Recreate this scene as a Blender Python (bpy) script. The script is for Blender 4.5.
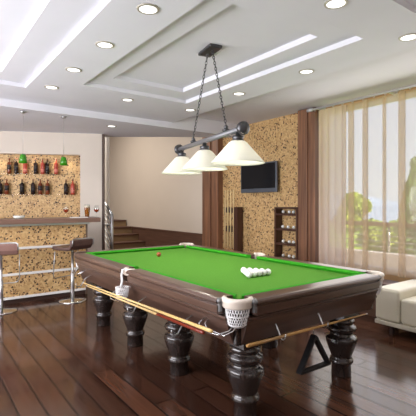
import bpy, bmesh, math, random
from mathutils import Vector, Matrix
random.seed(7)
PI = math.pi
S = bpy.context.scene
for o in list(bpy.data.objects): bpy.data.objects.remove(o)
COL = S.collection

# ------------------------------------------------------------------ camera
CX, CY, CZ, YAW, FPX, Y0 = 3.362, -2.406, 1.464, math.radians(143.58), 400.0, 203.5
cam_d = bpy.data.cameras.new('camera'); cam = bpy.data.objects.new('camera', cam_d); COL.objects.link(cam)
cam_d.sensor_width = 36; cam_d.lens = FPX/416*36; cam_d.shift_y = -(208-Y0)/416
cam_d.clip_start = .05; cam_d.clip_end = 2000
cam.location = (CX, CY, CZ); cam.rotation_euler = (PI/2, 0, YAW-PI/2)
S.camera = cam
# ------------------------------------------------------------------ world, lights, exposure
S.view_settings.view_transform = 'Standard'; S.view_settings.look = 'None'
S.view_settings.gamma = 1; S.view_settings.use_curve_mapping = False
S.view_settings.exposure = 0.0
W = bpy.data.worlds.new('sky'); S.world = W; W.use_nodes = True
wn = W.node_tree.nodes; wl = W.node_tree.links; wn.clear()
wo = wn.new('ShaderNodeOutputWorld'); wb = wn.new('ShaderNodeBackground'); wt = wn.new('ShaderNodeTexCoord')
ws = wn.new('ShaderNodeSeparateXYZ'); wr = wn.new('ShaderNodeValToRGB')
wl.new(wt.outputs['Generated'], ws.inputs[0]); wl.new(ws.outputs['Z'], wr.inputs[0])
wr.color_ramp.elements[0].position = 0.0; wr.color_ramp.elements[0].color = (.82, .86, .92, 1)
wr.color_ramp.elements[1].position = .45; wr.color_ramp.elements[1].color = (.57, .62, .92, 1)
wl.new(wr.outputs[0], wb.inputs[0]); wb.inputs[1].default_value = 1.45; wl.new(wb.outputs[0], wo.inputs[0])

def light(name, typ, loc, energy, color=(1,1,1), rot=(0,0,0), **kw):
    d = bpy.data.lights.new(name, typ); d.energy = energy; d.color = color
    for k, v in kw.items(): setattr(d, k, v)
    o = bpy.data.objects.new(name, d); COL.objects.link(o); o.location = loc; o.rotation_euler = rot
    return o
sun = light('sun', 'SUN', (0,0,20), 7.0, (1,.95,.85), Vector((-.68,.2,-.6)).to_track_quat('-Z','Y').to_euler(), angle=.03)
# added area light: daylight of assumed, unseen windows behind and left of the viewer
light('assumed_daylight_left', 'AREA', (-.6,-4.6,1.75), 390, (.94,.95,1), (math.radians(118),0,0), shape='RECTANGLE', size=5.5, size_y=1.9)
light('rear_fill', 'AREA', (5.1,-1.2,1.6), 8, (.93,.98,1), (PI/2,0,PI/2), shape='RECTANGLE', size=4.0, size_y=1.9)  # weak unseen fill added behind the viewer, no window there
# daylight entering at the balcony window, inside the sheer curtain
light('daylight_balcony', 'AREA', (1.2,2.62,1.7), 40, (1,.98,.95), (-PI/2,0,0), shape='RECTANGLE', size=3.8, size_y=2.2)
# unseen fill added overhead to brighten the stair hall wall
light('stair_hall_fill', 'AREA', (-7.0,.2,4.3), 215, (1,.93,.85), (0,0,0), shape='RECTANGLE', size=2.5, size_y=2.5)

# ------------------------------------------------------------------ placing helpers
FW = Vector((math.cos(YAW), math.sin(YAW), 0)); RT = Vector((math.sin(YAW), -math.cos(YAW), 0)); CAM = Vector((CX,CY,CZ))
def ray(u, v): return FW + RT*((u-208)/FPX) + Vector((0,0,(Y0-v)/FPX))
def onz(u, v, z): d = ray(u,v); return CAM + d*((z-CZ)/d.z)
def onx(u, v, x): d = ray(u,v); return CAM + d*((x-CX)/d.x)
def ony(u, v, y): d = ray(u,v); return CAM + d*((y-CY)/d.y)

# ------------------------------------------------------------------ mesh builder
class MB:
    def __init__(s): s.v=[]; s.f=[]; s.sm=[]
    def add(s, vs, fs, smooth=False, M=None):
        b=len(s.v)
        for p in vs:
            p=Vector(p); s.v.append(tuple(M@p if M else p))
        for f in fs: s.f.append(tuple(i+b for i in f)); s.sm.append(smooth)
        return s
    def box(s, lo, hi, M=None):
        x0,y0,z0=lo; x1,y1,z1=hi
        return s.add([(x0,y0,z0),(x1,y0,z0),(x1,y1,z0),(x0,y1,z0),(x0,y0,z1),(x1,y0,z1),(x1,y1,z1),(x0,y1,z1)],
          [(0,3,2,1),(4,5,6,7),(0,1,5,4),(1,2,6,5),(2,3,7,6),(3,0,4,7)], False, M)
    def prism(s, poly, z0, z1, M=None):
        n=len(poly)
        vs=[(p[0],p[1],z0) for p in poly]+[(p[0],p[1],z1) for p in poly]
        fs=[tuple(reversed(range(n))), tuple(range(n,2*n))]+[(i,(i+1)%n,n+(i+1)%n,n+i) for i in range(n)]
        return s.add(vs,fs,False,M)
    def sweep(s, prof, p0, p1, side, up=(0,0,1), cap=True, smooth=False):
        """profile (a,b) -> side*a + up*b, swept p0->p1"""
        p0=Vector(p0);p1=Vector(p1);side=Vector(side);up=Vector(up);n=len(prof)
        vs=[p0+side*a+up*b for a,b in prof]+[p1+side*a+up*b for a,b in prof]
        fs=[(i,(i+1)%n,n+(i+1)%n,n+i) for i in range(n)]
        if cap: fs+= [tuple(reversed(range(n))), tuple(range(n,2*n))]
        return s.add(vs,fs,smooth)
    def lathe(s, prof, loc=(0,0,0), n=24, smooth=True, M=None):
        loc=Vector(loc); vs=[]; fs=[]
        for r,z in prof:
            for k in range(n):
                a=2*PI*k/n; vs.append((loc.x+r*math.cos(a), loc.y+r*math.sin(a), loc.z+z))
        m=len(prof)
        for i in range(m-1):
            for k in range(n):
                fs.append((i*n+k, i*n+(k+1)%n, (i+1)*n+(k+1)%n, (i+1)*n+k))
        if prof[0][0]>1e-6: fs.append(tuple(reversed(range(n))))
        if prof[-1][0]>1e-6: fs.append(tuple(range((m-1)*n,m*n)))
        return s.add(vs,fs,smooth,M)
    def shell(s, prof, loc=(0,0,0), n=32, smooth=True, M=None):
        """closed profile loop revolved: open ended shell with thickness"""
        loc=Vector(loc); vs=[]; fs=[]; m=len(prof)
        for r,z in prof:
            for k in range(n):
                a=2*PI*k/n; vs.append((loc.x+r*math.cos(a), loc.y+r*math.sin(a), loc.z+z))
        for i in range(m):
            j=(i+1)%m
            for k in range(n): fs.append((i*n+k, i*n+(k+1)%n, j*n+(k+1)%n, j*n+k))
        return s.add(vs,fs,smooth,M)
    def tube(s, pts, r, n=8, closed=False, radii=None):
        pts=[Vector(p) for p in pts]; m=len(pts); vs=[]; fs=[]
        prev=None
        for i,p in enumerate(pts):
            if closed: t=pts[(i+1)%m]-pts[i-1]
            else: t=pts[min(i+1,m-1)]-pts[max(i-1,0)]
            t.normalize()
            if prev is None:
                a=Vector((0,0,1)) if abs(t.z)<.9 else Vector((1,0,0))
                q=t.cross(a).normalized()
            else:
                q=(prev-t*prev.dot(t)).normalized()
            prev=q; w=t.cross(q); rr=radii[i] if radii else r
            for k in range(n):
                a=2*PI*k/n; vs.append(p+q*(rr*math.cos(a))+w*(rr*math.sin(a)))
        for i in range(m if closed else m-1):
            j=(i+1)%m
            for k in range(n): fs.append((i*n+k,i*n+(k+1)%n,j*n+(k+1)%n,j*n+k))
        if not closed: fs+=[tuple(reversed(range(n))), tuple(range((m-1)*n,m*n))]
        return s.add(vs,fs,True)
    def sphere(s, c, r, n=20, sc=(1,1,1)):
        prof=[(max(1e-7,math.sin(PI*i/(n//2)))*r, -math.cos(PI*i/(n//2))*r) for i in range(n//2+1)]
        c=Vector(c); M=Matrix.Translation(c)@Matrix.Diagonal((*sc,1))
        return s.lathe([(0 if i in(0,len(prof)-1) else a,b) for i,(a,b) in enumerate(prof)],(0,0,0),n,True,M)
    def build(s, name, mat, parent=None, bevel=0, seg=2, M=None, loc=None):
        me=bpy.data.meshes.new(name)
        vs=[Vector(p) for p in s.v]
        if loc is not None: vs=[p-Vector(loc) for p in vs]
        me.from_pydata([tuple(p) for p in vs],[],s.f); me.update()
        bm=bmesh.new(); bm.from_mesh(me)
        for f,sm in zip(bm.faces,s.sm): f.smooth=sm
        bmesh.ops.remove_doubles(bm,verts=bm.verts,dist=1e-6)
        bmesh.ops.recalc_face_normals(bm,faces=bm.faces)
        bm.to_mesh(me); bm.free()
        me.materials.append(mat)
        o=bpy.data.objects.new(name,me); COL.objects.link(o)
        if loc is not None: o.location=loc
        if bevel:
            md=o.modifiers.new('bevel','BEVEL'); md.width=bevel; md.segments=seg; md.limit_method='ANGLE'; md.angle_limit=math.radians(40)
            md.harden_normals=False
        if parent: o.parent=parent
        return o
def tag(o, label, cat, group=None, kind=None):
    o['label']=label; o['category']=cat
    if group: o['group']=group
    if kind: o['kind']=kind
    return o
def thing(name, label, cat, loc=(0,0,0), rz=0, group=None):
    o=bpy.data.objects.new(name,None); COL.objects.link(o); o.empty_display_size=.1
    o.location=loc; o.rotation_euler=(0,0,rz); return tag(o,label,cat,group)
def struct(o): o['kind']='structure'; return o
def dup(root, loc, rz=None, label=None):
    r=root.copy(); COL.objects.link(r); r.location=loc
    if rz is not None: r.rotation_euler=(0,0,rz)
    if label: r['label']=label
    for ch in list(root.children):
        c=ch.copy(); COL.objects.link(c); c.parent=r
        for g in list(ch.children):
            d=g.copy(); COL.objects.link(d); d.parent=c
    return r

# ------------------------------------------------------------------ materials
def srgb(r,g,b):
    f=lambda c:(c/255/12.92 if c/255<=.04045 else ((c/255+.055)/1.055)**2.4)
    return (f(r),f(g),f(b),1)
def mat(name, col, rough=.5, metal=0, spec=.5, **kw):
    m=bpy.data.materials.new(name); m.use_nodes=True; b=m.node_tree.nodes['Principled BSDF']
    b.inputs['Base Color'].default_value=col; b.inputs['Roughness'].default_value=rough
    b.inputs['Metallic'].default_value=metal; b.inputs['Specular IOR Level'].default_value=spec
    for k,v in kw.items(): b.inputs[k].default_value=v
    return m
def nodes(m): return m.node_tree.nodes, m.node_tree.links, m.node_tree.nodes['Principled BSDF']
def ramp(n, stops, interp='LINEAR'):
    r=n.new('ShaderNodeValToRGB'); r.color_ramp.interpolation=interp
    e=r.color_ramp.elements
    while len(e)<len(stops): e.new(.5)
    for el,(p,c) in zip(e,stops): el.position=p; el.color=c
    return r
def wood(name, c1, c2, axis, rough=.3, scale=1.0, bump=.0, coat=0):
    m=mat(name,c1,rough); n,l,b=nodes(m)
    tc=n.new('ShaderNodeTexCoord'); mp=n.new('ShaderNodeMapping'); nz=n.new('ShaderNodeTexNoise')
    sc=[26*scale]*3; sc['xyz'.index(axis)]=1.3*scale; mp.inputs['Scale'].default_value=sc
    nz.inputs['Scale'].default_value=1; nz.inputs['Detail'].default_value=5; nz.inputs['Roughness'].default_value=.6
    r=ramp(n,[(.3,c2),(.7,c1)])
    l.new(tc.outputs['Object'],mp.inputs[0]); l.new(mp.outputs[0],nz.inputs[0]); l.new(nz.outputs['Fac'],r.inputs[0]); l.new(r.outputs[0],b.inputs['Base Color'])
    if coat: b.inputs['Coat Weight'].default_value=coat; b.inputs['Coat Roughness'].default_value=.12
    return m
def noisy(name, c1, c2, scale, rough=.6, bump=0, bscale=None, **kw):
    m=mat(name,c1,rough,**kw); n,l,b=nodes(m)
    tc=n.new('ShaderNodeTexCoord'); nz=n.new('ShaderNodeTexNoise'); nz.inputs['Scale'].default_value=scale; nz.inputs['Detail'].default_value=4
    r=ramp(n,[(.3,c2),(.7,c1)])
    l.new(tc.outputs['Object'],nz.inputs[0]); l.new(nz.outputs['Fac'],r.inputs[0]); l.new(r.outputs[0],b.inputs['Base Color'])
    if bump:
        bp=n.new('ShaderNodeBump'); bp.inputs['Strength'].default_value=bump; bp.inputs['Distance'].default_value=.01
        n2=n.new('ShaderNodeTexNoise'); n2.inputs['Scale'].default_value=bscale or scale*4
        l.new(tc.outputs['Object'],n2.inputs[0]); l.new(n2.outputs['Fac'],bp.inputs['Height']); l.new(bp.outputs[0],b.inputs['Normal'])
    return m
def mosaic(name, scale, dark=.12):
    m=mat(name,srgb(205,170,115),.55); n,l,b=nodes(m)
    tc=n.new('ShaderNodeTexCoord'); v=n.new('ShaderNodeTexVoronoi'); v.inputs['Scale'].default_value=scale
    s=n.new('ShaderNodeSeparateColor'); l.new(tc.outputs['Object'],v.inputs['Vector']); l.new(v.outputs['Color'],s.inputs[0])
    base=ramp(n,[(0,srgb(198,160,108)),(.3,srgb(208,171,118)),(.6,srgb(217,183,131)),(.85,srgb(190,150,99))],'CONSTANT')
    l.new(s.outputs[1],base.inputs[0])
    fleck=ramp(n,[(0,srgb(52,32,22)),(dark*.6,srgb(92,60,38)),(dark,srgb(158,116,72))],'CONSTANT'); l.new(s.outputs[0],fleck.inputs[0])
    isf=n.new('ShaderNodeMath'); isf.operation='LESS_THAN'; l.new(s.outputs[0],isf.inputs[0]); isf.inputs[1].default_value=dark*1.5
    ve=n.new('ShaderNodeTexVoronoi'); ve.feature='DISTANCE_TO_EDGE'; ve.inputs['Scale'].default_value=scale; l.new(tc.outputs['Object'],ve.inputs['Vector'])
    re=ramp(n,[(.05,(0,0,0,1)),(.09,(1,1,1,1))]); l.new(ve.outputs['Distance'],re.inputs[0])
    mu=n.new('ShaderNodeMath'); mu.operation='MULTIPLY'; l.new(re.outputs[0],mu.inputs[0]); l.new(isf.outputs[0],mu.inputs[1])
    mx=n.new('ShaderNodeMix'); mx.data_type='RGBA'; l.new(mu.outputs[0],mx.inputs['Factor'])
    l.new(base.outputs[0],mx.inputs['A']); l.new(fleck.outputs[0],mx.inputs['B']); l.new(mx.outputs['Result'],b.inputs['Base Color'])
    bp=n.new('ShaderNodeBump'); bp.inputs['Strength'].default_value=.25; bp.inputs['Distance'].default_value=.004
    l.new(re.outputs[0],bp.inputs['Height']); l.new(bp.outputs[0],b.inputs['Normal'])
    return m
def emit(name, col, st):
    m=bpy.data.materials.new(name); m.use_nodes=True; n=m.node_tree.nodes; n.clear()
    e=n.new('ShaderNodeEmission'); e.inputs[0].default_value=col; e.inputs[1].default_value=st
    o=n.new('ShaderNodeOutputMaterial'); m.node_tree.links.new(e.outputs[0],o.inputs[0]); return m
def sheer(name, col, clear, trans=.6, shade=None):
    m=bpy.data.materials.new(name); m.use_nodes=True; n=m.node_tree.nodes; l=m.node_tree.links; n.clear()
    o=n.new('ShaderNodeOutputMaterial'); t=n.new('ShaderNodeBsdfTransparent'); d=n.new('ShaderNodeBsdfDiffuse'); tr=n.new('ShaderNodeBsdfTranslucent')
    d.inputs[0].default_value=col; tr.inputs[0].default_value=col
    a=n.new('ShaderNodeMixShader'); a.inputs[0].default_value=trans; l.new(d.outputs[0],a.inputs[1]); l.new(tr.outputs[0],a.inputs[2])
    b=n.new('ShaderNodeMixShader'); b.inputs[0].default_value=clear; l.new(a.outputs[0],b.inputs[1]); l.new(t.outputs[0],b.inputs[2])
    l.new(b.outputs[0],o.inputs[0]); return m
def glass(name, col, rough=.02, ior=1.45):
    m=mat(name,col,rough); b=m.node_tree.nodes['Principled BSDF']; b.inputs['Transmission Weight'].default_value=1; b.inputs['IOR'].default_value=ior; return m

M_ceil=noisy('ceiling_paint',srgb(222,221,228),srgb(218,217,224),2,.8)
M_wall=noisy('wall_paint',srgb(216,205,193),srgb(211,200,188),1.5,.8)
M_beige=noisy('hall_paint',srgb(202,190,176),srgb(198,186,172),1.2,.8)
M_mosaic=mosaic('stone_chip_wall',38,.15)
M_mosaicb=mosaic('stone_chip_bar',42,.15)
M_darkwood=wood('dark_panel_wood',srgb(106,76,62),srgb(74,52,43),'x',.4)
M_pil=wood('pillar_wood',srgb(152,106,76),srgb(94,64,49),'z',.45,.7)
M_rail=wood('table_rail_wood',srgb(96,72,60),srgb(74,54,46),'x',.3,1,coat=.15)
M_raily=wood('table_rail_wood_short',srgb(96,72,60),srgb(74,54,46),'y',.3,1,coat=.15)
M_leg=wood('table_leg_wood',srgb(54,44,40),srgb(38,31,29),'z',.2,1,coat=.5)
M_shelf=wood('shelf_wood',srgb(84,52,38),srgb(60,36,28),'z',.4)
M_cloth=noisy('table_cloth',srgb(92,150,54),srgb(86,143,50),60,.95,.15,900,spec=.1)
M_cush=noisy('cushion_cloth',srgb(58,156,34),srgb(52,146,30),60,.9,spec=.15)
M_cream=noisy('cream_plastic',srgb(232,220,206),srgb(226,212,198),8,.35)
M_net=mat('white_net',srgb(238,236,236),.7)
M_chrome=mat('chrome',(.72,.72,.72,1),.18,1)
M_steel=mat('brushed_steel',(.5,.5,.5,1),.35,1)
M_gun=mat('dark_pewter',(.10,.10,.105,1),.38,.8)
M_pewt=mat('brushed_pewter_tube',(.22,.22,.23,1),.5,.6)
M_blk=mat('black_plastic',(.012,.012,.013,1),.35)
M_scr=mat('tv_screen',(.012,.013,.016,1),.12)
M_tvb=mat('tv_bezel',srgb(96,102,112),.35,.3)
M_ball=mat('white_ball',srgb(244,243,240),.12)
M_brownball=mat('brown_ball',srgb(150,74,36),.12)
M_maple=mat('cue_maple',srgb(216,182,118),.3)
M_butt=mat('cue_butt_red',srgb(122,42,26),.3)
M_cueb=mat('cue_brown',srgb(176,132,74),.35)
M_sofa=noisy('cream_leather',srgb(228,222,204),srgb(222,215,196),6,.4,.08,60)
M_sofab=mat('sofa_plinth',srgb(206,200,184),.45)
M_footw=mat('sofa_foot_wood',srgb(50,32,26),.4)
M_white=mat('white_trim',srgb(238,236,232),.5)
M_counter=wood('counter_wood',srgb(134,104,90),srgb(108,80,68),'y',.35)
M_endp=wood('bar_end_wood',srgb(120,96,80),srgb(96,76,62),'z',.5)
M_plinth=mat('bar_plinth',srgb(64,44,36),.5)
M_seat1=noisy('stool_leather_rose',srgb(150,116,106),srgb(140,106,97),14,.4)
M_seat2=noisy('stool_leather_dark',srgb(92,68,62),srgb(82,60,55),14,.4)
M_riser=mat('stair_riser',srgb(142,118,88),.6)
M_sky1=mat('x',(.5,.5,.5,1))

# floor planks along X
M_floor=mat('floor_planks',srgb(80,45,32),.2); n,l,b=nodes(M_floor)
tc=n.new('ShaderNodeTexCoord'); br=n.new('ShaderNodeTexBrick'); l.new(tc.outputs['Object'],br.inputs['Vector'])
br.inputs['Scale'].default_value=1; br.inputs['Brick Width'].default_value=1.25; br.inputs['Row Height'].default_value=.165; br.inputs['Mortar Size'].default_value=.008
br.inputs['Mortar Smooth'].default_value=.3; br.offset=.37; br.inputs['Bias'].default_value=0
br.inputs['Color1'].default_value=srgb(90,58,43); br.inputs['Color2'].default_value=srgb(60,37,28); br.inputs['Mortar'].default_value=srgb(14,7,6)
mp=n.new('ShaderNodeMapping'); mp.inputs['Scale'].default_value=(1.2,22,1); nz=n.new('ShaderNodeTexNoise'); nz.inputs['Detail'].default_value=6; nz.inputs['Scale'].default_value=1.2
l.new(tc.outputs['Object'],mp.inputs[0]); l.new(mp.outputs[0],nz.inputs[0])
rg=ramp(n,[(.3,(.7,.7,.7,1)),(.72,(1.15,1.12,1.08,1))]); l.new(nz.outputs['Fac'],rg.inputs[0])
mx=n.new('ShaderNodeMix'); mx.data_type='RGBA'; mx.blend_type='MULTIPLY'; mx.inputs['Factor'].default_value=1
l.new(br.outputs['Color'],mx.inputs['A']); l.new(rg.outputs[0],mx.inputs['B']); l.new(mx.outputs['Result'],b.inputs['Base Color'])
rr=ramp(n,[(.3,(.11,.11,.11,1)),(.7,(.18,.18,.18,1))]); l.new(nz.outputs['Fac'],rr.inputs[0]); l.new(rr.outputs[0],b.inputs['Roughness'])
bp=n.new('ShaderNodeBump'); bp.inputs['Strength'].default_value=.6; bp.inputs['Distance'].default_value=.004; bp.invert=True
l.new(br.outputs['Fac'],bp.inputs['Height']); l.new(bp.outputs[0],b.inputs['Normal'])

# ------------------------------------------------------------------ room shell
YB=3.0                     # television and window wall
ZC=2.9; ZS=2.8; ZR=3.05
struct(MB().box((-12.4,-5,-.12),(5.4,YB+.25,0)).build('floor',M_floor))
# ceiling: stepped trays
def height(x,y):
    if -1.14<x<1.07 and -.49<y<.50: return 3.005
    if -1.45<x<1.36 and -.75<y<.755: return 2.95
    if -1.66<x<1.5 and y<-1.60 and y>-3.9: return 3.005
    if -1.98<x<1.72 and y<-1.28 and y>-4.2: return 2.95
    if 2.04<x<4.0 and -.55<y<.9: return 3.005
    if 1.86<x<4.2 and -.75<y<1.08: return 2.95
    if y>1.3: return ZR
    return ZC
xs=[-2.72,-1.98,-1.66,-1.45,-1.14,1.07,1.36,1.5,1.72,1.86,2.04,4.0,4.2,5.4]
ys=[-5,-4.2,-3.9,-1.60,-1.28,-.75,-.55,-.49,.50,.755,.9,1.08,1.3,YB+.25]
cb=MB()
H=[[height((xs[i]+xs[i+1])/2,(ys[j]+ys[j+1])/2) for j in range(len(ys)-1)] for i in range(len(xs)-1)]
for i in range(len(xs)-1):
    for j in range(len(ys)-1):
        h=H[i][j]; cb.add([(xs[i],ys[j],h),(xs[i],ys[j+1],h),(xs[i+1],ys[j+1],h),(xs[i+1],ys[j],h)],[(0,1,2,3)])
        if i+1<len(xs)-1 and abs(H[i+1][j]-h)>1e-6:
            g=H[i+1][j]; cb.add([(xs[i+1],ys[j],h),(xs[i+1],ys[j+1],h),(xs[i+1],ys[j+1],g),(xs[i+1],ys[j],g)],[(0,1,2,3)])
        if j+1<len(ys)-1 and abs(H[i][j+1]-h)>1e-6:
            g=H[i][j+1]; cb.add([(xs[i],ys[j+1],h),(xs[i+1],ys[j+1],h),(xs[i+1],ys[j+1],g),(xs[i],ys[j+1],g)],[(0,1,2,3)])
# lowered soffit over the bar, the stair hall's high ceiling and a closing roof
cb.prism([(-2.72,-5),(-2.72,YB),(-2.74,YB),(-3.5,1.83),(-4.3,.75),(-4.45,.60),(-7.2,-5)],ZS,3.3)
cb.box((-12.4,-5,4.6),(-2.6,YB+.25,4.8)); cb.box((-2.8,-5,3.2),(5.4,YB+.25,3.4)); cb.box((-2.72,-5,3.1),(-2.6,YB+.25,4.7))
struct(cb.build('ceiling',M_ceil))
# walls
P0=Vector((-4.84,-1.11,0)); P1=Vector((-4.04,.52,0)); WD=(P1-P0).normalized(); WNv=Vector((WD.y,-WD.x,0))   # faces the room
def onbar(u,v):
    d=ray(u,v); t=((P1-CAM).dot(WNv))/d.dot(WNv); return CAM+d*t
WM=Matrix(((WD.x,WNv.x,0,P1.x),(WD.y,WNv.y,0,P1.y),(0,0,1,0),(0,0,0,1)))     # local: x along wall (0 at its free end), y towards the room
sn0=(onbar(80.2,180)-P1).dot(WD); nz1=2.39; nz0=.9; ND=.14
b=MB()
b.box((sn0,-.24,0),(0,0,ZS+.02),WM); b.box((-5.6,-.24,nz1),(sn0,0,ZS+.02),WM); b.box((-5.6,-.24,0),(sn0,0,nz0),WM)
struct(b.build('wall_bar',M_wall))
struct(MB().box((-5.6,-.24,nz0),(sn0,-ND,nz1),WM).build('wall_bar_niche',M_mosaicb))
pw=MB().box((-3.97,YB,0),(-.85,YB+.25,3.3)); struct(pw.build('wall_television',M_mosaic))
WX1=2.9
b=MB(); b.box((-.85,YB,0),(WX1,YB+.25,.48)); b.box((WX1,YB,0),(5.4,YB+.25,3.3)); b.box((-.85,YB,2.98),(WX1,YB+.25,3.3))
struct(b.build('wall_window',noisy('window_wall_paint',srgb(196,160,116),srgb(186,150,106),2,.6)))
struct(MB().box((-12.4,YB,0),(-3.97,YB+.25,4.7)).build('wall_hall',M_beige))
struct(MB().box((-12.6,-5,0),(-12.4,YB+.25,4.7)).build('wall_hall_end',M_beige))
struct(MB().box((-12.4,-5.2,0),(5.4,-5,4.7)).build('wall_front',M_wall))
struct(MB().box((5.4,-5.2,0),(5.6,YB+.25,3.4)).build('wall_right',M_wall))
struct(MB().box((-12.4,YB-.035,0),(-3.97,YB,.72)).box((-12.4,YB-.05,.72),(-3.97,YB,.765)).build('trim_1',M_darkwood))
struct(MB().box((-4.0,YB-.14,0),(-3.42,YB,3.06)).box((-3.93,YB-.17,0),(-3.66,YB-.14,3.06)).build('trim_2',M_pil,bevel=.01))
struct(MB().box((-1.23,YB-.12,0),(-.86,YB,3.04)).box((-1.2,YB-.15,0),(-1.0,YB-.12,3.04)).build('trim_3',M_pil,bevel=.01))
# wooden jamb at the bar wall's free end; white strip paints in a lit edge
q=WM
struct(MB().box((.0,-.24,0),(.035,.012,ZS),q).build('trim_4',wood('jamb_wood',srgb(92,72,64),srgb(70,54,48),'z',.5)))
struct(MB().box((-5.08,1.0,0),(-4.99,1.07,3.4)).build('lit_edge_strip',M_white))
# window frame
b=MB()
for x in (-.85,1.25): b.box((x,YB+.08,.5),(x+.05,YB+.14,2.98))
b.box((-.85,YB+.08,.48),(WX1,YB+.14,.53)); b.box((-.85,YB+.08,2.92),(WX1,YB+.14,2.98)); b.box((WX1-.05,YB+.08,.5),(WX1,YB+.14,2.98))
wf=struct(b.build('window_1',M_white))
b=MB().box((-.85,YB+.105,.5),(WX1,YB+.112,2.95))
def thin_glass(name):
    m=bpy.data.materials.new(name); m.use_nodes=True; n=m.node_tree.nodes; l=m.node_tree.links; n.clear()
    o=n.new('ShaderNodeOutputMaterial'); t=n.new('ShaderNodeBsdfTransparent'); g=n.new('ShaderNodeBsdfGlossy'); g.inputs['Roughness'].default_value=.02
    t.inputs[0].default_value=(.97,.98,.98,1); mx=n.new('ShaderNodeMixShader'); mx.inputs[0].default_value=.05
    l.new(t.outputs[0],mx.inputs[1]); l.new(g.outputs[0],mx.inputs[2]); l.new(mx.outputs[0],o.inputs[0]); return m
M_pane=thin_glass('window_glass'); b.build('pane',M_pane,wf)

# ------------------------------------------------------------------ outside
b=MB(); b.box((-9,YB+.25,-.2),(16,4.4,0)); struct(b.build('balcony_floor',mat('balcony_tiles',srgb(214,200,186),.7)))
struct(MB().box((-9,4.4,-3),(16,4.6,.57)).build('balcony_parapet',noisy('parapet_paint',srgb(236,224,212),srgb(230,218,206),2,.8)))
r=thing('balcony_railing','brown topped metal railing on the pale balcony parapet outside the window','railing',(0,4.5,.57))
M_rb=mat('railing_brown',srgb(120,80,58),.5); M_rs=mat('railing_steel',(.6,.58,.56,1),.35,.6)
MB().box((-9,-.05,.48),(16,.05,.55)).build('handrail',M_rb,r)
px=ony(389,240,4.5).x
for k in range(-4,7): MB().lathe([(.022,0),(.022,.5)],(px+1.6*k,0,0),10).build('post',M_rs,r)
for z in (.1,.2,.3,.4): MB().tube([(-9,0,z),(16,0,z)],.011,6).build('bar',M_rs,r)
# lawn, lake and hills
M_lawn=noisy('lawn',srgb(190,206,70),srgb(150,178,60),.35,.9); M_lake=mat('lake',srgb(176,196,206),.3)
def terrain(name,x0,x1,y0,y1,nx,ny,fn,m):
    vs=[];fs=[]
    for j in range(ny+1):
        for i in range(nx+1):
            x=x0+(x1-x0)*i/nx; y=y0+(y1-y0)*j/ny; vs.append((x,y,fn(x,y)))
    for j in range(ny):
        for i in range(nx): a=j*(nx+1)+i; fs.append((a,a+1,a+nx+2,a+nx+1))
    return struct(MB().add(vs,fs,True).build(name,m))
terrain('garden_ground',-60,40,4.6,70,30,20,lambda x,y:-1.6+.10*max(0,(9-x-y*.3))*.35+.2*math.sin(x*.4)*math.cos(y*.3)-.03*(y-4.6),M_lawn)
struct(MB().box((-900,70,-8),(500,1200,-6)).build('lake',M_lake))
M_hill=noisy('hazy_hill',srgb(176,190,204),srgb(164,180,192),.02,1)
def hill(x,y):
    t=(y-600)/300; return -8+max(0,1-abs(t-1))*(34+22*math.sin(x*.006+1.0)+12*math.sin(x*.017)+8*math.sin(x*.041))
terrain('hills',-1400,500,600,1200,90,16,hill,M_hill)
M_bark=noisy('bark',srgb(96,74,56),srgb(70,54,42),12,.9)
def leaf_mat(name,c1,c2):
    m=noisy(name,c1,c2,1.2,.7); b=m.node_tree.nodes['Principled BSDF']; return m
M_lf=[leaf_mat('leaves_yellowgreen',srgb(206,212,84),srgb(166,184,70)),leaf_mat('leaves_green',srgb(178,194,86),srgb(134,160,66)),leaf_mat('leaves_cypress',srgb(142,166,92),srgb(104,132,70))]
def tree(name,label,cat,x,y,z,h,r,m,n,shape='blob',leaf=.12,group=None):
    t=thing(name,label,cat,(x,y,z),0,group)
    rnd=random.Random(int(x*100+y*10)); b=MB()
    cl=[]
    if shape=='blob':
        for k in range(12):
            a=rnd.uniform(0,2*PI); q=rnd.uniform(0,.62)*r; cl.append((q*math.cos(a),q*math.sin(a),h*rnd.uniform(.3,.86),r*rnd.uniform(.34,.52)))
    else:
        for k in range(14):
            f=k/13; cl.append((0,0,h*(.08+.86*f),r*(math.sin(PI*(.12+.86*(1-f)**1.0*.75+.0))*.95*(1-.55*f)+.12)))
    for k in range(n):
        c=rnd.choice(cl); d=Vector((rnd.gauss(0,1),rnd.gauss(0,1),rnd.gauss(0,1))).normalized()*c[3]*rnd.uniform(.6,1.0)
        p=Vector(c[:3])+d; a=Vector((rnd.gauss(0,1),rnd.gauss(0,1),rnd.gauss(0,1))).normalized(); u=a.orthogonal().normalized(); w=a.cross(u)
        s=leaf*rnd.uniform(.6,1.3); b.add([p-u*s,p+w*s*.6,p+u*s,p-w*s*.6],[(0,1,2,3)])
    b.build('foliage',m,t)
    MB().lathe([(r*.10,0),(r*.07,h*.4),(r*.03,h*.75)],(0,0,0),8).build('trunk',M_bark,t)
    return t
def at(u,v,y): return ony(u,v,y)
p=at(352,240,14); tree('tree','yellow green leafy tree beyond the railing beside the gathered curtain','tree',p.x,14,-1.9,4.9,.85,M_lf[0],5600,leaf=.13)
p=at(414,240,13); tree('cypress','dark green cypress tree at the right edge of the window view','tree',p.x+.2,13,-1.9,5.2,1.0,M_lf[2],5200,'cone',.11)
for u,y,h,r,k,lab in ((370,22,2.3,1.0,1,'round green bush just right of the yellow green tree beyond the railing'),(381,15.5,2.3,.8,0,'yellow green bush behind the railing post'),
      (392,20,2.6,1.0,1,'green bush between the railing post and the dark cypress'),(404,15.2,3.0,.75,0,'tall olive bush behind and left of the cypress')):
    p=at(u,240,y); tree('bush',lab,'bush',p.x,y,-1.9,h,r,M_lf[k],3400,leaf=.13,group='bushes beyond the balcony railing')

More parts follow.
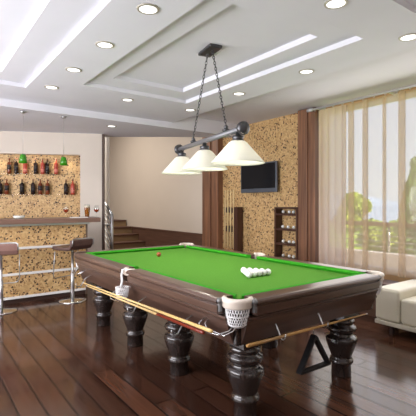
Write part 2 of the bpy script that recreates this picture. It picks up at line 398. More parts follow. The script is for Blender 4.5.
# ------------------------------------------------------------------ curtain rod and curtains
r0=ony(310,109,2.8); r1=ony(416,87,2.8); zr=(r0.z+r1.z)/2
rod=thing('curtain_rod','silver curtain rod on brackets under the ceiling above the window','curtain rod',(r0.x,2.8,zr))
M_rod=mat('rod_silver',(.62,.62,.62,1),.4,.35)
MB().tube([(0,0,0),(3.9,0,0)],.015,10).build('rod',M_rod,rod)
MB().lathe([(.0,-.05),(.028,-.05),(.028,.05),(0,.05)],(0,0,0),12,True,Matrix.Rotation(PI/2,4,'Y')).build('finial',M_rod,rod)
for k in range(4): MB().box((.12+1.2*k,-.012,-.012),(.15+1.2*k,.2,.012)).box((.11+1.2*k,.17,-.05),(.16+1.2*k,.2,.05)).build('bracket',M_rod,rod)
rg=[(.022*math.cos(2*PI*k/12)) for k in range(12)]
for k in range(22):
    x=.10+.17*k; MB().tube([(x,.024*math.cos(2*PI*i/12),-.008+.024*math.sin(2*PI*i/12)) for i in range(12)],.004,5,True).build('ring',M_rod,rod)
def curtain(name,label,x0,x1,fn,m,z0,z1,n=260):
    vs=[];fs=[]
    for k in range(n+1):
        s=k/n; x,y=fn(s)
        for z in (z0,(z0*2+z1)/3,(z0+2*z1)/3,z1): vs.append((x,y,z))
    for k in range(n):
        for j in range(3): a=k*4+j; fs.append((a,a+4,a+5,a+1))
    o=MB().add(vs,fs,True).build(name,m); tag(o,label,'curtain'); return o
ztop=zr-.04
M_sheer=sheer('sheer_voile',srgb(226,204,172),.50,.6); M_gath=sheer('gathered_voile',srgb(228,206,184),.10,.6)
xa=ony(344,200,2.82).x; xb=3.2
def f_sheer(s):
    L=.26; q=s*(xb-xa); ph=2*PI*q/L
    return (xa+q+  (.094+.010*math.sin(ph*.31))*math.sin(ph)+.012*math.sin(ph*.37+1), 2.80+.035*math.cos(ph)+.015*math.sin(ph*.5))
curtain('sheer_curtain','pale see-through curtain with soft vertical folds across the balcony view',xa,xb,f_sheer,M_sheer,.49,ztop,500)
xg=ony(319,200,2.82).x
def f_g(s):
    q=s*(xa+.05-xg); ph=2*PI*q/.13
    return (xg+q+.016*math.sin(ph), 2.79+.022*math.cos(ph)+.012*math.sin(q*43))
curtain('gathered_curtain','beige gathered curtain hanging in tight folds beside the right wooden pillar',xg,xa+.05,f_g,M_gath,.03,ztop,300)

# ------------------------------------------------------------------ recessed ceiling lights
M_rim=mat('light_rim',srgb(176,170,156),.4,.2); M_disc=emit('light_diffuser',(1,.98,.95,1),2.2)
dl=None
pos=[(.725,-1.01,ZC),(-.10,-1.01,ZC),(-.943,-1.02,ZC),(-1.757,-1.03,ZC),(-1.752,-.017,ZC),(-1.735,1.016,ZC),(-.6,1.02,ZC),(.5,1.035,ZC),(1.6,.033,ZC),(1.615,1.037,ZC)]
p=onz(111.5,126,ZS); pos.append((p.x,p.y,ZS))
labs=['round recessed ceiling light nearest the pendant lamp canopy, on the bright left side','round recessed ceiling light second from the camera in the row left of the middle tray','round recessed ceiling light third from the camera in the row left of the middle tray',
 'round recessed ceiling light at the far end of the row left of the middle tray','round recessed ceiling light between the middle tray and the bar soffit','round recessed ceiling light left of the hanging chain, beyond the tray corner','round recessed ceiling light right of the hanging chain, above the pendant lamp',
 'round recessed ceiling light in front of the curtain rod, before the stone chip wall','round recessed ceiling light cut by the top edge of the photo','round recessed ceiling light cut by the right edge of the photo above the curtain','small recessed light in the low soffit by the stair hall corner']
for (x,y,z),lb in zip(pos,labs):
    if dl is None:
        dl=thing('ceiling_light',lb,'ceiling light',(x,y,z),0,'recessed ceiling lights')
        MB().shell([(.066,-.008),(.082,-.006),(.085,.002),(.066,.002)],(0,0,0),28).build('rim',M_rim,dl)
        MB().lathe([(0,-.004),(.067,-.004),(.067,.002),(0,.002)],(0,0,0),28).build('diffuser',M_disc,dl)
    else: dup(dl,(x,y,z),None,lb)
for (x,y,z) in pos:
    light('downlight_beam','SPOT',(x,y,z-.03),17,(1,.96,.92),spot_size=math.radians(110),spot_blend=.8,shadow_soft_size=.05)

# ------------------------------------------------------------------ billiard table
T=thing('billiard_table','large dark wood billiard table with green cloth and white pocket nets','billiard table',(0,0,0))
OX,OY=1.56,.88; CXo,CYo=1.425,.738; NX,NY=1.365,.678; ZT=.871; ZB=.836
HR=.058
def arc(cx,cy,r,a0,a1,n=10): return [(cx+r*math.cos(math.radians(a0+(a1-a0)*k/n)), cy+r*math.sin(math.radians(a0+(a1-a0)*k/n))) for k in range(n+1)]
# bed with notches for the pockets
bx,by=1.41,.728; pc=.03
poly=[]
for (sx,sy,a0) in ((1,-1,180),(1,1,270),(-1,1,0),(-1,-1,90)):
    # corner notch arcs, counter-clockwise outline
    if (sx,sy)==(1,-1): poly+=arc(bx+.03,-by-.03,HR,180,90)
    if (sx,sy)==(1,1): poly+=arc(bx+.03,by+.03,HR,270,180); poly+=arc(0,by+.03,.06,0-30,-150)
    if (sx,sy)==(-1,1): poly+=arc(-bx-.03,by+.03,HR,360,270)
    if (sx,sy)==(-1,-1): poly+=arc(-bx-.03,-by-.03,HR,90,0); poly+=arc(0,-by-.03,.06,150,30)
MB().prism(poly,ZB-.03,ZB).build('bed',M_cloth,T)
# cushions and rails: (p0,p1, outward normal)
gc=.115; gm=.062
segs=[((-OX,-OY),'x',-1,-CXo+.03,-gm),((0,0),'x',-1,gm,CXo-.03),((0,0),'x',1,-CXo+.03,-gm),((0,0),'x',1,gm,CXo-.03),((0,0),'y',1,-CYo+.03,CYo-.03),((0,0),'y',-1,-CYo+.03,CYo-.03)]
for _,ax,sg,a,bb in segs:
    if ax=='x':
        P=lambda t:(t,sg*CYo,0); out=(0,sg,0); w=CYo-NY; wo=OY-CYo
    else:
        P=lambda t:(sg*CXo,t,0); out=(sg,0,0); w=CXo-NX; wo=OX-CXo
    # cushion, mitred towards the pockets
    prof=[(0,ZB-.0),(0,ZT-.002),(-w*.55,ZT+.001),(-w,ZT-.008),(-w-.002,ZT-.014),(-w*.7,ZB)]
    b=MB(); d=Vector(out); n=len(prof); vs=[]
    for t,s in ((a,1),(bb,-1)):
        near_mid=abs(t)<.2
        for (o,z) in prof:
            k=(-o)/w; vs.append(Vector(P(t+s*k*(.03 if near_mid else .055)))+d*o+Vector((0,0,z)))
    fs=[(i,(i+1)%n,n+(i+1)%n,n+i) for i in range(n)]+[tuple(reversed(range(n))),tuple(range(n,2*n))]
    b.add(vs,fs).build('cushion',M_cush,T)
    # wood rail
    pr=[(0,ZT-.10),(0,ZT),(wo-.03,ZT),(wo-.012,ZT-.004),(wo-.002,ZT-.014),(wo,ZT-.028),(wo-.008,ZT-.036),(wo-.024,ZT-.038),(wo-.024,ZT-.048),(wo-.010,ZT-.050),(wo-.012,ZT-.100),(wo-.02,ZT-.106),(wo-.05,ZT-.106)]
    b=MB().sweep(pr,P(a+.02 if abs(a)>.3 else a),P(bb-.02 if abs(bb)>.3 else bb),out)
    b.build('rail',M_rail if ax=='x' else M_raily,T,bevel=.003)
# sub-frame and apron under the rails
ax_,ay_=1.47,.79
b=MB().box((-ax_,-ay_,.70),(ax_,ay_,ZB-.035))
b.build('slate_frame',M_leg,T)
for sg in (-1,1):
    MB().sweep([(0,.565),(0,.752),(.098,.752),(.098,.735),(.088,.725),(.068,.66),(.036,.58),(.03,.565)],(-1.41,sg*.735,0),(1.41,sg*.735,0),(0,sg,0)).build('apron',M_rail,T,bevel=.003)
    MB().sweep([(0,.565),(0,.752),(.098,.752),(.098,.735),(.088,.725),(.068,.66),(.036,.58),(.03,.565)],(sg*1.415,-.73,0),(sg*1.415,.73,0),(sg,0,0)).build('apron',M_raily,T,bevel=.003)
lp=[(0,0),(.072,0),(.074,.01),(.070,.10),(.083,.108),(.088,.125),(.083,.145),(.072,.152),(.076,.17),(.094,.225),(.112,.285),(.117,.315),(.112,.335),(.092,.345),(.082,.36),(.084,.372),(.104,.384),(.113,.405),(.108,.425),(.086,.437),(.084,.446),(.096,.456),(.098,.475),(.085,.487),(.08,.50)]
lp=[(r_*1.12,z_) for r_,z_ in lp]
for lx in (-1.28,-.425,.425,1.28):
    for ly in (-.55,.55):
        b=MB().lathe(lp,(lx,ly,0),28); b.box((lx-.1,ly-.1,.495),(lx+.1,ly+.1,.72)); b.build('leg',M_leg,T)
for sx in (-1,1):
    for sy in (-1,1):
        c0_,c1_=(1.36*sx,.68*sy),(1.446*sx,.766*sy)
        MB().box((min(c0_[0],c1_[0]),min(c0_[1],c1_[1]),.56),(max(c0_[0],c1_[0]),max(c0_[1],c1_[1]),.69)).build('corner_block',M_leg,T,bevel=.01)
# pockets
def strands(b,c,prof,n,r,turn):
    for k in range(n):
        for s in (1,-1):
            pts=[]
            for i,(rr,z) in enumerate(prof):
                a=2*PI*k/n+s*turn*i/(len(prof)-1); pts.append((c[0]+rr*math.cos(a),c[1]+rr*math.sin(a),c[2]+z))
            b.tube(pts,r,4)
M_clamp=mat('pocket_clamp_steel',(.22,.22,.22,1),.45,.7)
def pocket(cx,cy,ang,mid,dz=0,mt=None):
    R=.078 if not mid else .060
    # cream collar: arc around the pocket mouth on the outside
    sp=98 if not mid else 80
    b=MB(); n=20; prof=[(R-.006,-.004),(R-.006,.004),(R+.012,.006),(R+.024,-.004),(R+.028,-.016),(R+.020,-.030),(R+.022,-.050),(R+.014,-.060),(R-.006,-.058)]
    vs=[];fs=[];m=len(prof)
    for k in range(n+1):
        a=math.radians(ang-sp/1+2*sp*k/n) if False else math.radians(ang-sp+2*sp*k/n)
        for rr,z in prof: vs.append((cx+rr*math.cos(a),cy+rr*math.sin(a),ZT+z+(dz if z>-.03 else 0)))
    for k in range(n):
        for j in range(m): fs.append((k*m+j,k*m+(j+1)%m,(k+1)*m+(j+1)%m,(k+1)*m+j))
    fs+=[tuple(reversed(range(m))),tuple(range(n*m,(n+1)*m))]
    pk=b.add(vs,fs,True).build('pocket',mt or M_cream,T)
    # chrome clamps at both ends of the collar
    for s in (-1,1):
        a=math.radians(ang+s*(73 if not mid else 62)); x=cx+(R+.036)*math.cos(a); y=cy+(R+.036)*math.sin(a)
        MB().sphere((x,y,ZT-.018),.022,12,(1,1,.9)).box((x-.010,y-.010,ZT-.085),(x+.010,y+.010,ZT-.03)).build('clamp',M_clamp,pk)
    sx=1 if cx>-.1 else -1; sy=1 if cy>0 else -1
    if not mid:
        ox,oy=(cx+.012*math.cos(math.radians(ang)),cy+.012*math.sin(math.radians(ang)))
        prof=[(.078,-.05),(.075,-.08),(.070,-.11),(.064,-.14),(.058,-.165),(.045,-.178),(.02,-.184)]
    else:
        ox,oy=(cx+.075,cy+sy*.135)
        prof=[(.056,-.145),(.056,-.17),(.052,-.20),(.047,-.225),(.038,-.238),(.015,-.242)]
        pth=[(cx,cy+sy*.06,ZT-.002),(cx+.004,cy+sy*.098,ZT-.006),(cx+.012,cy+sy*.112,ZT-.05),(cx+.03,cy+sy*.115,ZT-.10),(ox-.03,oy,ZT-.15)]
        MB().tube(pth,.011,8).build('strap',M_net,pk)
    b=MB(); strands(b,(ox,oy,ZT),prof,26 if not mid else 20,.0032,1.0)
    for rr,z in prof[::2]: b.tube([(ox+rr*math.cos(2*PI*i/20),oy+rr*math.sin(2*PI*i/20),ZT+z) for i in range(20)],.004,5,True)
    b.build('net',M_net,pk)
    zb0=prof[-1][1]+ZT
    # ball return wires below the net, running along the long side of the table
    for k in range(2):
        yo=(cy+sy*(.10+.035*k)) if not mid else oy+sy*(-.02+.035*k)
        xx=ox-sx*.02*k
        pts=[(xx+sx*.01,oy,zb0+.02),(xx+sx*.008,oy+(yo-oy)*.5,zb0-.02),(xx-sx*.02,yo,zb0-.045+.008*k),(xx-sx*.12,yo,zb0-.045),(xx-sx*.20,yo,zb0-.042),(xx-sx*.235,yo-sy*.01,zb0-.02),(xx-sx*.24,yo-sy*.05,zb0+.005),(xx-sx*.235,yo-sy*.075,zb0+.01)]
        MB().tube(pts,.005,6).build('return_wire',M_chrome,pk)
pocket(1.435,-.752,-45,0); pocket(1.435,.752,45,0); pocket(-1.435,.752,135,0,.016); pocket(-1.435,-.752,225,0,0,M_rail)
pocket(0,-.785,-90,1); pocket(0,.785,90,1,.014)
# cue hooks
def hook(x,y,ox,oy,z):
    MB().tube([(x-ox*.04,y-oy*.04,z+.07),(x+ox*.0,y+oy*.0,z+.075),(x+ox*.05,y+oy*.05,z+.045),(x+ox*.075,y+oy*.075,z+.0),(x+ox*.09,y+oy*.09,z-.03),(x+ox*.11,y+oy*.11,z-.038),(x+ox*.13,y+oy*.13,z-.02),(x+ox*.133,y+oy*.133,z+.004)],.005,6).build('hook',M_steel,T)
for x in (-1.0,.30,1.0): hook(x,-.81,0,-1.25,.59)
for y in (-.46,-.02): hook(1.44,y,1,0,.61)

# cues hanging at the table
def cue(name,label,p0,p1,m,butt=None,r0=.005,r1=.0115):
    p0=Vector(p0);p1=Vector(p1); t=thing(name,label,'cue',p0,0); d=p1-p0
    f=.72
    MB().tube([(0,0,0),d*.02,d*f],1,10,False,[r0*.9,r0,r0+(r1-r0)*f]).build('shaft',m,t)
    MB().tube([d*f,d*.99,d],1,10,False,[r0+(r1-r0)*f,r1,r1*.85]).build('butt',butt or m,t)
    MB().tube([-d.normalized()*.015,(0,0,0)],r0*.95,8).build('tip',M_white,t)
    return t
cue('billiard_cue','pale maple cue hung along the left side of the billiard table, upper of the two',ony(84,283,-.965),ony(212,331.5,-.985),M_maple)
cue('billiard_cue','cue with a dark red butt hung along the left side of the billiard table',ony(87,286,-.955),ony(204,333,-.985),M_maple,M_butt)
cue('billiard_cue','brown cue hung along the short near side of the billiard table',onx(366,314,1.555),onx(247,346,1.555),M_cueb)
# rack triangle hanging from the hook
a=onx(314,333.5,1.54); c=onx(297.5,375,1.54); d_=onx(329.5,363.5,1.58)
tr=thing('ball_triangle','black triangle ball rack hanging from a hook under the short side of the table','ball rack',a)
def trirack(m,o):
    b=MB(); pts=[Vector((0,0,0)),c-a,d_-a]; cen=(pts[0]+pts[1]+pts[2])/3; nrm=(pts[1]-pts[0]).cross(pts[2]-pts[0]).normalized()
    n=3; outer=[cen+(p-cen)*1.0 for p in pts]; inner=[cen+(p-cen)*.80 for p in pts]; h=.024
    # rounded corners by trimming
    def trim(ps,k):
        out=[]
        for i in range(3):
            p=ps[i]; q=ps[i-1]; r_=ps[(i+1)%3]; out+= [p+(q-p).normalized()*k, p+((q-p).normalized()+(r_-p).normalized())*k*.28, p+(r_-p).normalized()*k]
        return out
    O=trim(outer,.016); I=trim(inner,.006); n=9
    vs=[p+nrm*h for p in O]+[p+nrm*h for p in I]+[p-nrm*h for p in O]+[p-nrm*h for p in I]; fs=[]
    for i in range(n):
        j=(i+1)%n; fs+= [(i,j,n+j,n+i),(2*n+i,3*n+i,3*n+j,2*n+j),(i,2*n+i,2*n+j,j),(n+i,n+j,3*n+j,3*n+i)]
    b.add(vs,fs).build('frame',m,o)
trirack(M_blk,tr)
MB().tube([(0,0,-.006),(.0,-.012,.02),(0,0,.04),(0,.012,.02),(0,0,-.006)],.003,6).build('hanger',M_chrome,tr)

# balls on the table
BR=.028; zb=ZB+BR+.0005
c0=onz(249,274.5,zb); k=0
ball=None
for row in range(5):
    for i in range(5-row):
        x=c0.x-row*BR*2*.866; y=c0.y+i*BR*2.01+row*BR
        if ball is None:
            ball=MB().sphere((0,0,0),BR,24).build('billiard_ball',M_ball); ball.location=(x,y,zb)
            tag(ball,'white billiard ball in the triangle pack on the green cloth','ball','white balls packed on the table')
        else:
            o=ball.copy(); COL.objects.link(o); o.location=(x,y,zb)
p=onz(158.8,254.3,zb); o=MB().sphere((0,0,0),BR,24).build('billiard_ball',M_brownball); o.location=p; tag(o,'single orange brown billiard ball alone at the far end of the green cloth','ball')

# ------------------------------------------------------------------ pendant lamp
ZI=3.005; cpos=onz(210,49,ZI); ZL=2.124
e0=onz(179,149.5,ZL); e1=onz(243.5,128,ZL); ld=(e1-e0); LL=ld.length; lrz=math.atan2(ld.y,ld.x); lc=(e0+e1)/2
lamp=thing('pendant_lamp','three shade billiard pendant lamp with dark metal bar hanging on two chains','pendant lamp',(lc.x,lc.y,ZL),lrz)
Rinv=Matrix.Rotation(-lrz,4,'Z')
cl=Rinv@(cpos-lc); cl.z=ZI-ZL
Mx=Matrix.Rotation(PI/2,4,'Y')
MB().lathe([(0,-LL/2),(.026,-LL/2),(.026,LL/2),(0,LL/2)],(0,0,0),16,True,Mx).build('bar',M_pewt,lamp)
for s in (-1,1):
    MB().lathe([(0,-.03),(.048,-.03),(.06,-.018),(.06,.01),(.042,.024),(.02,.032),(0,.034)],(0,0,0),20,True,Matrix.Translation((s*LL/2,0,0))@(Mx if s>0 else Mx@Matrix.Rotation(PI,4,'X'))).build('end_cap',M_gun,lamp)
MB().prism([(cl.x-.145,cl.y-.07),(cl.x+.145,cl.y-.07),(cl.x+.145,cl.y+.07),(cl.x-.145,cl.y+.07)],cl.z-.032,cl.z-.001).build('canopy',M_gun,lamp,bevel=.012)
def on_bar(u):
    lo,hi=0.0,1.0
    for _ in range(40):
        m_=(lo+hi)/2; d=e0+ld*m_-CAM; uu=208+FPX*d.dot(RT)/d.dot(FW)
        if uu<u: lo=m_
        else: hi=m_
    return e0+ld*lo
w0=on_bar(193.5); w1=on_bar(226)
for wpt,cxo in ((w0,-.055),(w1,.055)):
    q=Rinv@(wpt-lc); x=q.x
    MB().lathe([(.03,.02),(.036,.03),(.036,.04),(.018,.05),(.022,.06),(.022,.07),(.006,.085)],(x,0,0),14).build('chain_mount',M_gun,lamp)
    top=Vector((cl.x+cxo,cl.y,cl.z-.035)); bot=Vector((x,0,.08)); L=(top-bot).length; nl=26; b=MB(); ax=(top-bot).normalized(); s1=ax.orthogonal().normalized(); s2=ax.cross(s1)
    for i in range(nl):
        c_=bot+(top-bot)*((i+.5)/nl); sd=s1 if i%2 else s2; hl=L/nl*.66
        b.tube([c_+ax*(hl*math.cos(2*PI*j/10))+sd*(.0105*math.sin(2*PI*j/10)) for j in range(10)],.0038,5,True)
    b.build('chain',M_gun,lamp)
M_shade=sheer('frosted_shade',srgb(252,249,242),.0,.45)
for f,u,v in ((-.88,187,0),(-.04,207,0),(.87,240,0)):
    x=f*LL/2
    MB().lathe([(.02,-.02),(.024,-.05),(.05,-.055),(.052,-.075),(.045,-.085),(.056,-.09),(.058,-.105),(.04,-.11)],(x,0,0),20).build('socket',M_gun,lamp)
    sh=MB().shell([(.060,-.100),(.08,-.112),(.235,-.288),(.243,-.297),(.238,-.301),(.225,-.285),(.074,-.116),(.056,-.106)],(x,0,0),48).build('lamp_shade',M_shade,lamp)
    MB().sphere((x,0,-.17),.034,16).build('bulb',emit('bulb_glow',(1,.93,.82,1),4),lamp)
    w=Matrix.Rotation(lrz,4,'Z')@Vector((x,0,-.17))
    light('pendant_bulb','POINT',(lc.x+w.x,lc.y+w.y,ZL-.215),6,(1,.93,.82),shadow_soft_size=.035)

# ------------------------------------------------------------------ bar
XF=-3.02; ye=onx(85.6,240,XF).y; yl=-4.2; ZCn=1.235
bar=thing('bar_counter','bar front clad in speckled stone chips with white horizontal strips','bar counter',(XF,-1,0))
def bl(b): 
    b.v=[(x-XF,y+1,z) for x,y,z in b.v]; return b
bl(MB().box((XF-.5,yl,.07),(XF,ye,ZCn-.1))).build('stone_front',M_mosaicb,bar)
for z in (.807,.429,.087): bl(MB().box((XF-.02,yl,z-.018),(XF+.012,ye,z+.018))).build('white_strip',M_white,bar)
bl(MB().box((XF-.48,yl,0),(XF-.02,ye-.01,.07))).build('plinth',M_plinth,bar)
bl(MB().box((XF-.52,ye,0),(XF+.004,ye+.03,ZCn-.1))).build('end_panel',M_endp,bar)
bt=thing('bar_worktop','long brown wooden bar top with a steel strip under its edge','worktop',(XF,-1,ZCn-.1))
ye2=onx(100,218,XF+.1).y
def bl2(b): b.v=[(x-XF,y+1,z-(ZCn-.1)) for x,y,z in b.v]; return b
bl2(MB().prism([(XF+.13,yl),(XF+.13,ye2),(XF-.20,ye2+.10),(XF-.52,ye2+.10),(XF-.52,yl)],ZCn-.07,ZCn)).build('slab',M_counter,bt,bevel=.006)
bl2(MB().box((XF-.45,yl,ZCn-.1),(XF+.10,ye+.03,ZCn-.07))).build('steel_strip',M_steel,bt)
# glass shelves and bottles in the niche
Wrot=math.atan2(WD.y,WD.x)
zs_=[CZ+(203.5-173.4)/400*7.42, CZ+(203.5-194.3)/400*7.42]
M_cg=thin_glass('shelf_glass')
for nd in M_cg.node_tree.nodes:
    if nd.type=='MIX_SHADER': nd.inputs[0].default_value=.015
def npos(u,z,off=-.07):
    d=ray(u,200); d.z=0; base=P1+WNv*off; t=((base-Vector((CX,CY,0))).dot(WNv))/d.dot(WNv); q=Vector((CX,CY,0))+d*t; return Vector((q.x,q.y,z))
for i,z in enumerate(zs_):
    o=MB().box((-5.5,-ND,z-.008),(sn0-.02,-.005,z),WM).build('glass_shelf',M_cg); tag(o,('upper','lower')[i]+' clear glass shelf carrying bottles in the bar niche','shelf','glass shelves in the bar niche')
M_bt={'dark':mat('bottle_dark',srgb(40,26,22),.12),'red':mat('bottle_red',srgb(176,74,58),.15),'amber':mat('bottle_amber',srgb(120,56,28),.12)}
M_lb={'dark':mat('label_black',srgb(36,32,34),.5),'red':mat('label_pink',srgb(206,120,104),.5),'amber':mat('label_dark',srgb(44,34,34),.5)}
M_cap=mat('bottle_cap',srgb(120,70,54),.4)
proto={}
def bottle(kind,u,z,label):
    q=npos(u,z)
    if kind not in proto:
        t=thing('bottle',label,'bottle',q,0,'bottles on the glass shelves behind the bar')
        MB().lathe([(0,0),(.034,0),(.038,.008),(.038,.185),(.03,.205),(.012,.222),(.0105,.275),(0,.275)],(0,0,0),16).build('glass_body',M_bt[kind],t)
        if kind=='dark': MB().lathe([(.0388,.05),(.0388,.15)],(0,0,0),16).build('label',M_lb[kind],t)
        elif kind=='amber': MB().lathe([(.0388,.075),(.0388,.165)],(0,0,0),16).build('label',M_lb[kind],t)
        else: MB().lathe([(.0388,.03),(.0388,.09)],(0,0,0),16).build('label',M_lb[kind],t)
        MB().lathe([(0,.262),(.0125,.262),(.0125,.29),(0,.292)],(0,0,0),12).build('cap',M_cap,t)
        proto[kind]=t
    else: dup(proto[kind],q,None,label)
ordn=['first','second','third','fourth','fifth','sixth','seventh','eighth']
cn={'dark':'dark','red':'pinkish red','amber':'amber and black'}
for i,(u,kd) in enumerate(zip((9.3,16.3,25.2,35.7,42.7,47.3,56.2),('amber','dark','red','dark','red','dark','red'))):
    bottle(kd,u,zs_[0],f'{cn[kd]} bottle on the upper niche shelf, {ordn[i]} from the left')
for i,(u,kd) in enumerate(zip((.2,6.7,22,33,40.2,47.5,66,72.7),('dark','amber','dark','dark','amber','amber','dark','red'))):
    bottle(kd,u,zs_[1],f'{cn[kd]} bottle on the lower niche shelf, {ordn[i]} from the left')
# small spots washing the niche from its top edge
for u in (1,17,35,54,70):
    q=npos(u,nz1-.03,-.05); light('niche_spot','SPOT',q,2.2,(1,.82,.55),(0,0,0),spot_size=math.radians(100),spot_blend=.7,shadow_soft_size=.02)
# green pendants
M_gg=mat('green_shade_glass',srgb(52,120,22),.2,**{'Emission Color':srgb(90,190,20),'Emission Strength':.08})
gp=None
for u,vs_,ve,lb in ((23,111.3,163,'small green glass pendant lamp over the bar, the left one'),(63.7,116.5,166,'small green glass pendant lamp over the bar, the right one')):
    q=onz(u,vs_,ZS); D=(q-CAM).dot(FW); zb_=CZ+(203.5-ve)/400*D
    if gp is None:
        gp=thing('bar_pendant',lb,'pendant lamp',(q.x,q.y,ZS),0,'green pendants over the bar'); h=ZS-zb_
        MB().lathe([(0,-.03),(.03,-.028),(.045,0),(0,0)],(0,0,0),14).build('canopy',M_steel,gp)
        MB().tube([(0,0,-.02),(0,0,-h+.13)],.002,5).build('wire',M_steel,gp)
        MB().shell([(.02,-h+.13),(.036,-h+.12),(.05,-h+.06),(.056,-h),(.052,-h),(.046,-h+.06),(.032,-h+.115),(.018,-h+.125)],(0,0,0),20).build('lamp_shade',M_gg,gp)
        MB().sphere((0,0,-h+.055),.024,12).build('bulb',emit('green_bulb',(.9,1,.25,1),1.6),gp)
    else: dup(gp,(q.x,q.y,ZS-(zb_-(ZS-h)) if False else ZS),None,lb)
# things on the bar top
M_gl=thin_glass('drinking_glass'); M_cog=mat('cognac',srgb(150,50,14),.1); M_beer=mat('beer',srgb(150,84,14),.1); M_foam=mat('beer_foam',srgb(232,220,196),.8)
def snifter(u,v,x,lb):
    q=onx(u,v,x); t=thing('snifter',lb,'glass',(q.x,q.y,ZCn),0,'snifters on the bar top')
    MB().lathe([(0,0),(.034,0),(.034,.004),(.006,.008),(.005,.07),(.012,.075)],(0,0,0),18).build('stem',M_gl,t)
    MB().shell([(.012,.075),(.036,.095),(.046,.125),(.042,.16),(.033,.195),(.031,.195),(.040,.16),(.044,.125),(.034,.097),(.010,.078)],(0,0,0),20).build('bowl',M_gl,t)
    MB().lathe([(0,.08),(.03,.097),(.042,.122),(.041,.135),(0,.135)],(0,0,0),18).build('drink',M_cog,t); return t
snifter(66,214,-3.14,'brandy snifter with red brown drink standing alone left on the bar top')
snifter(96.5,212.5,-3.10,'brandy snifter at the right end of the bar top beside the beer')
q=onx(87.2,214,-3.10); t=thing('beer_glass','tall glass of amber beer with pale foam on the bar top','glass',(q.x,q.y,ZCn))
MB().shell([(.034,0),(.036,.01),(.048,.14),(.046,.215),(.043,.215),(.045,.14),(.033,.012),(.02,.006)],(0,0,0),24).build('tumbler',M_gl,t)
MB().lathe([(0,.006),(.033,.012),(.0445,.14),(.044,.165),(0,.165)],(0,0,0),24).build('beer',M_beer,t)
MB().lathe([(0,.165),(.0438,.165),(.0428,.19),(0,.195)],(0,0,0),24).build('foam',M_foam,t)
q=onx(79,216,-3.03); t=MB().box((-.06,-.13,0),(.06,.13,.012)).build('paper_napkin',M_white,loc=None,bevel=.004); t.location=(q.x,q.y,ZCn); tag(t,'folded white napkin lying on the bar top left of the beer','napkin')
q=onx(19,217,-3.15); t=MB().shell([(.05,0),(.075,.012),(.085,.045),(.081,.045),(.07,.016),(.03,.008)],(0,0,0),24).build('glass_bowl',mat('frosted_bowl',srgb(214,214,206),.2)); t.location=(q.x,q.y,ZCn); tag(t,'low pale bowl on the bar top near its left end','bowl')

# ------------------------------------------------------------------ bar stools
def stool(label,p,rz,mseat):
    t=thing('bar_stool',label,'stool',(p.x,p.y,0),rz,'bar stools')
    MB().lathe([(0,0),(.205,0),(.21,.006),(.19,.014),(.05,.026),(.03,.03),(0,.03)],(0,0,0),36).build('base',M_chrome,t)
    MB().lathe([(0,.02),(.028,.02),(.028,.42),(.018,.425),(.018,.755),(.05,.76),(.05,.77),(0,.77)],(0,0,0),18).build('pole',M_steel,t)
    # seat: local +x is towards the bar
    b=MB(); prof=[]
    path=[(.20,.785),(.10,.77),(-.10,.77),(-.17,.785),(-.205,.84),(-.215,.925)]; th=.05
    top=[];bot=[]
    for i,(x,z) in enumerate(path):
        x2,z2=path[min(i+1,len(path)-1)]; x1,z1=path[max(i-1,0)]; d=Vector((x2-x1,z2-z1)).normalized(); nn=Vector((-d.y,d.x))
        if nn.y<0 or (abs(d.x)<.5 and nn.x<0): nn=-nn
        top.append((x+nn.x*th,z+nn.y*th)); bot.append((x,z))
    prof=bot+top[::-1]
    b.sweep([(x,z) for x,z in prof],(0,-.215,0),(0,.215,0),(1,0,0)); b.build('seat',mseat,t,bevel=.015,seg=3)
    MB().tube([(-.215,-.21,.84),(-.226,-.21,.93),(-.20,-.18,.942),(-.20,.18,.942),(-.226,.21,.93),(-.215,.21,.84)],.009,8).build('back_trim',M_steel,t)
    pts=[(.12,-.225,.755),(.14,-.225,.55),(.15,-.225,.42),(.165,-.20,.36),(.19,-.15,.345),(.19,.15,.345),(.165,.20,.36),(.15,.225,.42),(.14,.225,.55),(.12,.225,.755)]
    MB().tube(pts,.0075,8).build('footrest',M_steel,t)
    return t
s1=onz(1.0,311.5,0); s2=onz(72.5,300.5,0)
stool('rose brown leather bar stool at the left edge of the photo',s1,PI+math.radians(-12),M_seat1)
stool('dark brown leather bar stool near the far corner of the billiard table',s2,PI+math.radians(26),M_seat2)

# ------------------------------------------------------------------ stairs with handrail
st=thing('staircase','short flight of dark stairs with pale risers along the panelled hall wall','stairs',(-6.6,2.0,0))
for i in range(5):
    x=.06-.42*i
    MB().box((x-.42 if i<4 else x-3,-1.6,0 if i==0 else .19*i),(x,.96,.19*i+.15)).build('riser',M_riser,st)
    MB().box((x-.44 if i<4 else x-3,-1.6,.19*i+.15),(x+.02,.96,.19*i+.19)).build('tread',M_darkwood,st)
hp=CAM+ray(112,Y0)*7.75; he=CAM+ray(101.5,Y0)*8.25; hv=Vector((he.x-hp.x,he.y-hp.y,0))
hr=thing('stair_handrail','chrome stair handrail with slanting bars beside the stair hall corner','handrail',(hp.x,hp.y,0))
MB().lathe([(.03,0),(.03,1.26),(0,1.28)],(0,0,0),10).build('post',M_steel,hr)
MB().lathe([(.03,0),(.03,1.60),(0,1.62)],tuple(hv),10).build('post',M_steel,hr)
for k,z in enumerate((1.26,1.17,1.07,.97,.86,.74,.62,.50)):
    MB().tube([(0,0,z),tuple(hv+Vector((0,0,z+.33)))],.026 if k==0 else .013,8).build('top_rail' if k==0 else 'slanting_bar',M_steel,hr)
MB().tube([(0,0,1.04),tuple(hv+Vector((0,0,1.04)))],.024,8).build('level_bar',M_steel,hr)

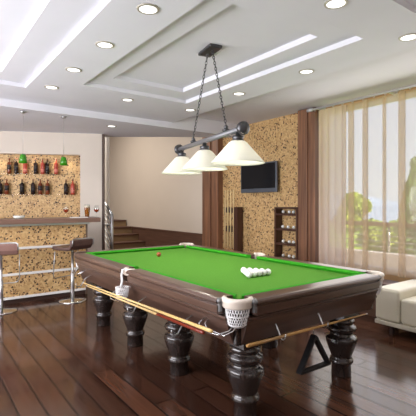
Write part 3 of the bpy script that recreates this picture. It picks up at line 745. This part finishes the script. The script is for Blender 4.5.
# ------------------------------------------------------------------ television wall
tl=ony(241,166.4,2.9); trr=ony(276.7,159,2.9); blp=ony(240.6,193,2.9)
x0,x1=tl.x,trr.x; z0=blp.z; z1=(tl.z+trr.z)/2
tv=thing('television','flat black television mounted on the stone chip wall','television',((x0+x1)/2,2.9,z0))
w=(x1-x0)/2; h=z1-z0
MB().box((-w,-.01,0),(w,.04,h)).build('housing',M_tvb,tv,bevel=.008)
MB().box((-w+.025,-.014,.075),(w-.025,-.008,h-.025)).build('screen',M_scr,tv)
MB().box((-.12,.035,h*.3),(.12,.1,h*.7)).build('wall_mount',M_blk,tv)
# ball shelf
a=ony(277,207,2.88); e=ony(298.5,207,2.88); x0,x1=a.x,e.x
sh=thing('ball_shelf','narrow dark wooden wall shelf holding rows of white balls','shelf',((x0+x1)/2,2.92,0)); w=(x1-x0)/2
zz=[ony(287,v,2.88).z for v in (213.5,228.6,243.2,257.6)]; zz+= [zz[-1]-.28]
ztop=a.z
for s in (-1,1): MB().box((s*w-.02,-.09,.05),(s*w+.02,.08,ztop)).build('side_panel',M_shelf,sh)
MB().box((-w,-.09,ztop-.03),(w,.08,ztop)).build('top_board',M_shelf,sh)
for z in zz: MB().box((-w+.02,-.09,z-.035),(w-.02,.08,z)).build('shelf_board',M_shelf,sh)
rown=['top','second','third','fourth']
for i,z in enumerate(zz[:4]):
    for k,fx in enumerate((-.55,.12,.58) if i!=1 else (-.6,.0,.6)):
        o=ball.copy(); COL.objects.link(o); o.location=(sh.location.x+fx*w*.85,2.90,z+BR+.001); o['group']='white balls on the wall shelf'
        o['label']=f'white ball on the {rown[i]} board of the wall shelf, {("left","middle","right")[k]} of three'
# cue rack
a=ony(226,207,2.9).x; e=ony(240,207,2.9).x; zt=ony(238,207,2.9).z
rk=thing('cue_rack','dark wooden cue rack on the stone chip wall beside the left pillar','cue rack',(a,2.90,0)); w=e-a
MB().box((w-.11,-.07,0),(w,.07,zt)).build('side_panel',M_shelf,rk)
MB().box((.0,-.03,zt-.12),(w-.1,.07,zt-.01)).build('upper_clip_board',M_shelf,rk)
zl=ony(232,229,2.9).z; MB().box((0,-.03,zl-.06),(w-.1,.07,zl+.06)).build('lower_clip_board',M_shelf,rk)
MB().box((-.02,-.09,0),(w-.1,.06,.12)).build('foot_board',M_shelf,rk)
M_pale=mat('cue_pale_ash',srgb(238,214,160),.3)
cnames=['leftmost','second from left','third from left','rightmost']
for k in range(4):
    x=a+.03+k*.09; t=thing('wall_cue',f'pale upright cue in the wall cue rack, {cnames[k]}','cue',(x,2.855,.12),0,'cues in the wall rack')
    MB().lathe([(0,.42),(.015,.42),(.010,1.62),(0,1.63)],(0,0,0),8).build('shaft',M_pale,t); MB().lathe([(0,0),(.018,0),(.015,.42),(0,.42)],(0,0,0),8).build('butt',M_cueb,t)

# ------------------------------------------------------------------ bench and sofa
bn=thing('low_bench','low dark wooden bench under the window behind the sofa','bench',(0,2.52,0))
MB().box((-.7,-.16,.39),(.70,.16,.45)).build('top_board',M_darkwood,bn,bevel=.006)
MB().box((-.66,-.13,0),(.66,.13,.39)).build('box_base',M_darkwood,bn)
q=onz(374.5,322.5,.11); srz=0.0
sf=thing('sofa','cream leather sofa with a block arm on low dark feet','sofa',(q.x,q.y,0),srz)
SL=1.9; SD=.9; AW=.28
MB().box((0,0,.11),(SL,SD,.155)).build('plinth',M_sofab,sf,bevel=.008)
def rbox(lo,hi,name,bev,seg=5):
    return MB().box(lo,hi).build(name,M_sofa,sf,bevel=bev,seg=seg)
for x in (0,SL-AW): rbox((x,0.005,.157),(x+AW,SD-.02,.515),'arm',.032)
for k in range(2):
    w=(SL-2*AW)/2; x=AW+k*w
    rbox((x+.004,.02,.157),(x+w-.004,SD-.2,.43),'seat_cushion',.035); 
rbox((AW+.25,SD-.25,.43),(SL-AW,SD-.02,.70),'backrest',.06)
for x in (.17,SL-.17):
    for y in (.07,SD-.1): MB().box((x-.022,y-.022,0),(x+.022,y+.022,.112)).build('foot',M_footw,sf)
Ms=Matrix.Rotation(srz,4,'Z'); 
pl=MB().sphere((0,0,0),.17,20,(1,.4,.9)).build('throw_pillow',M_sofa,None); pl.location=sf.location+Ms@Vector((.47,.46,.597)); pl.rotation_euler=(math.radians(-14),0,srz); tag(pl,'cream throw pillow leaning on the sofa back at the right photo edge','pillow')
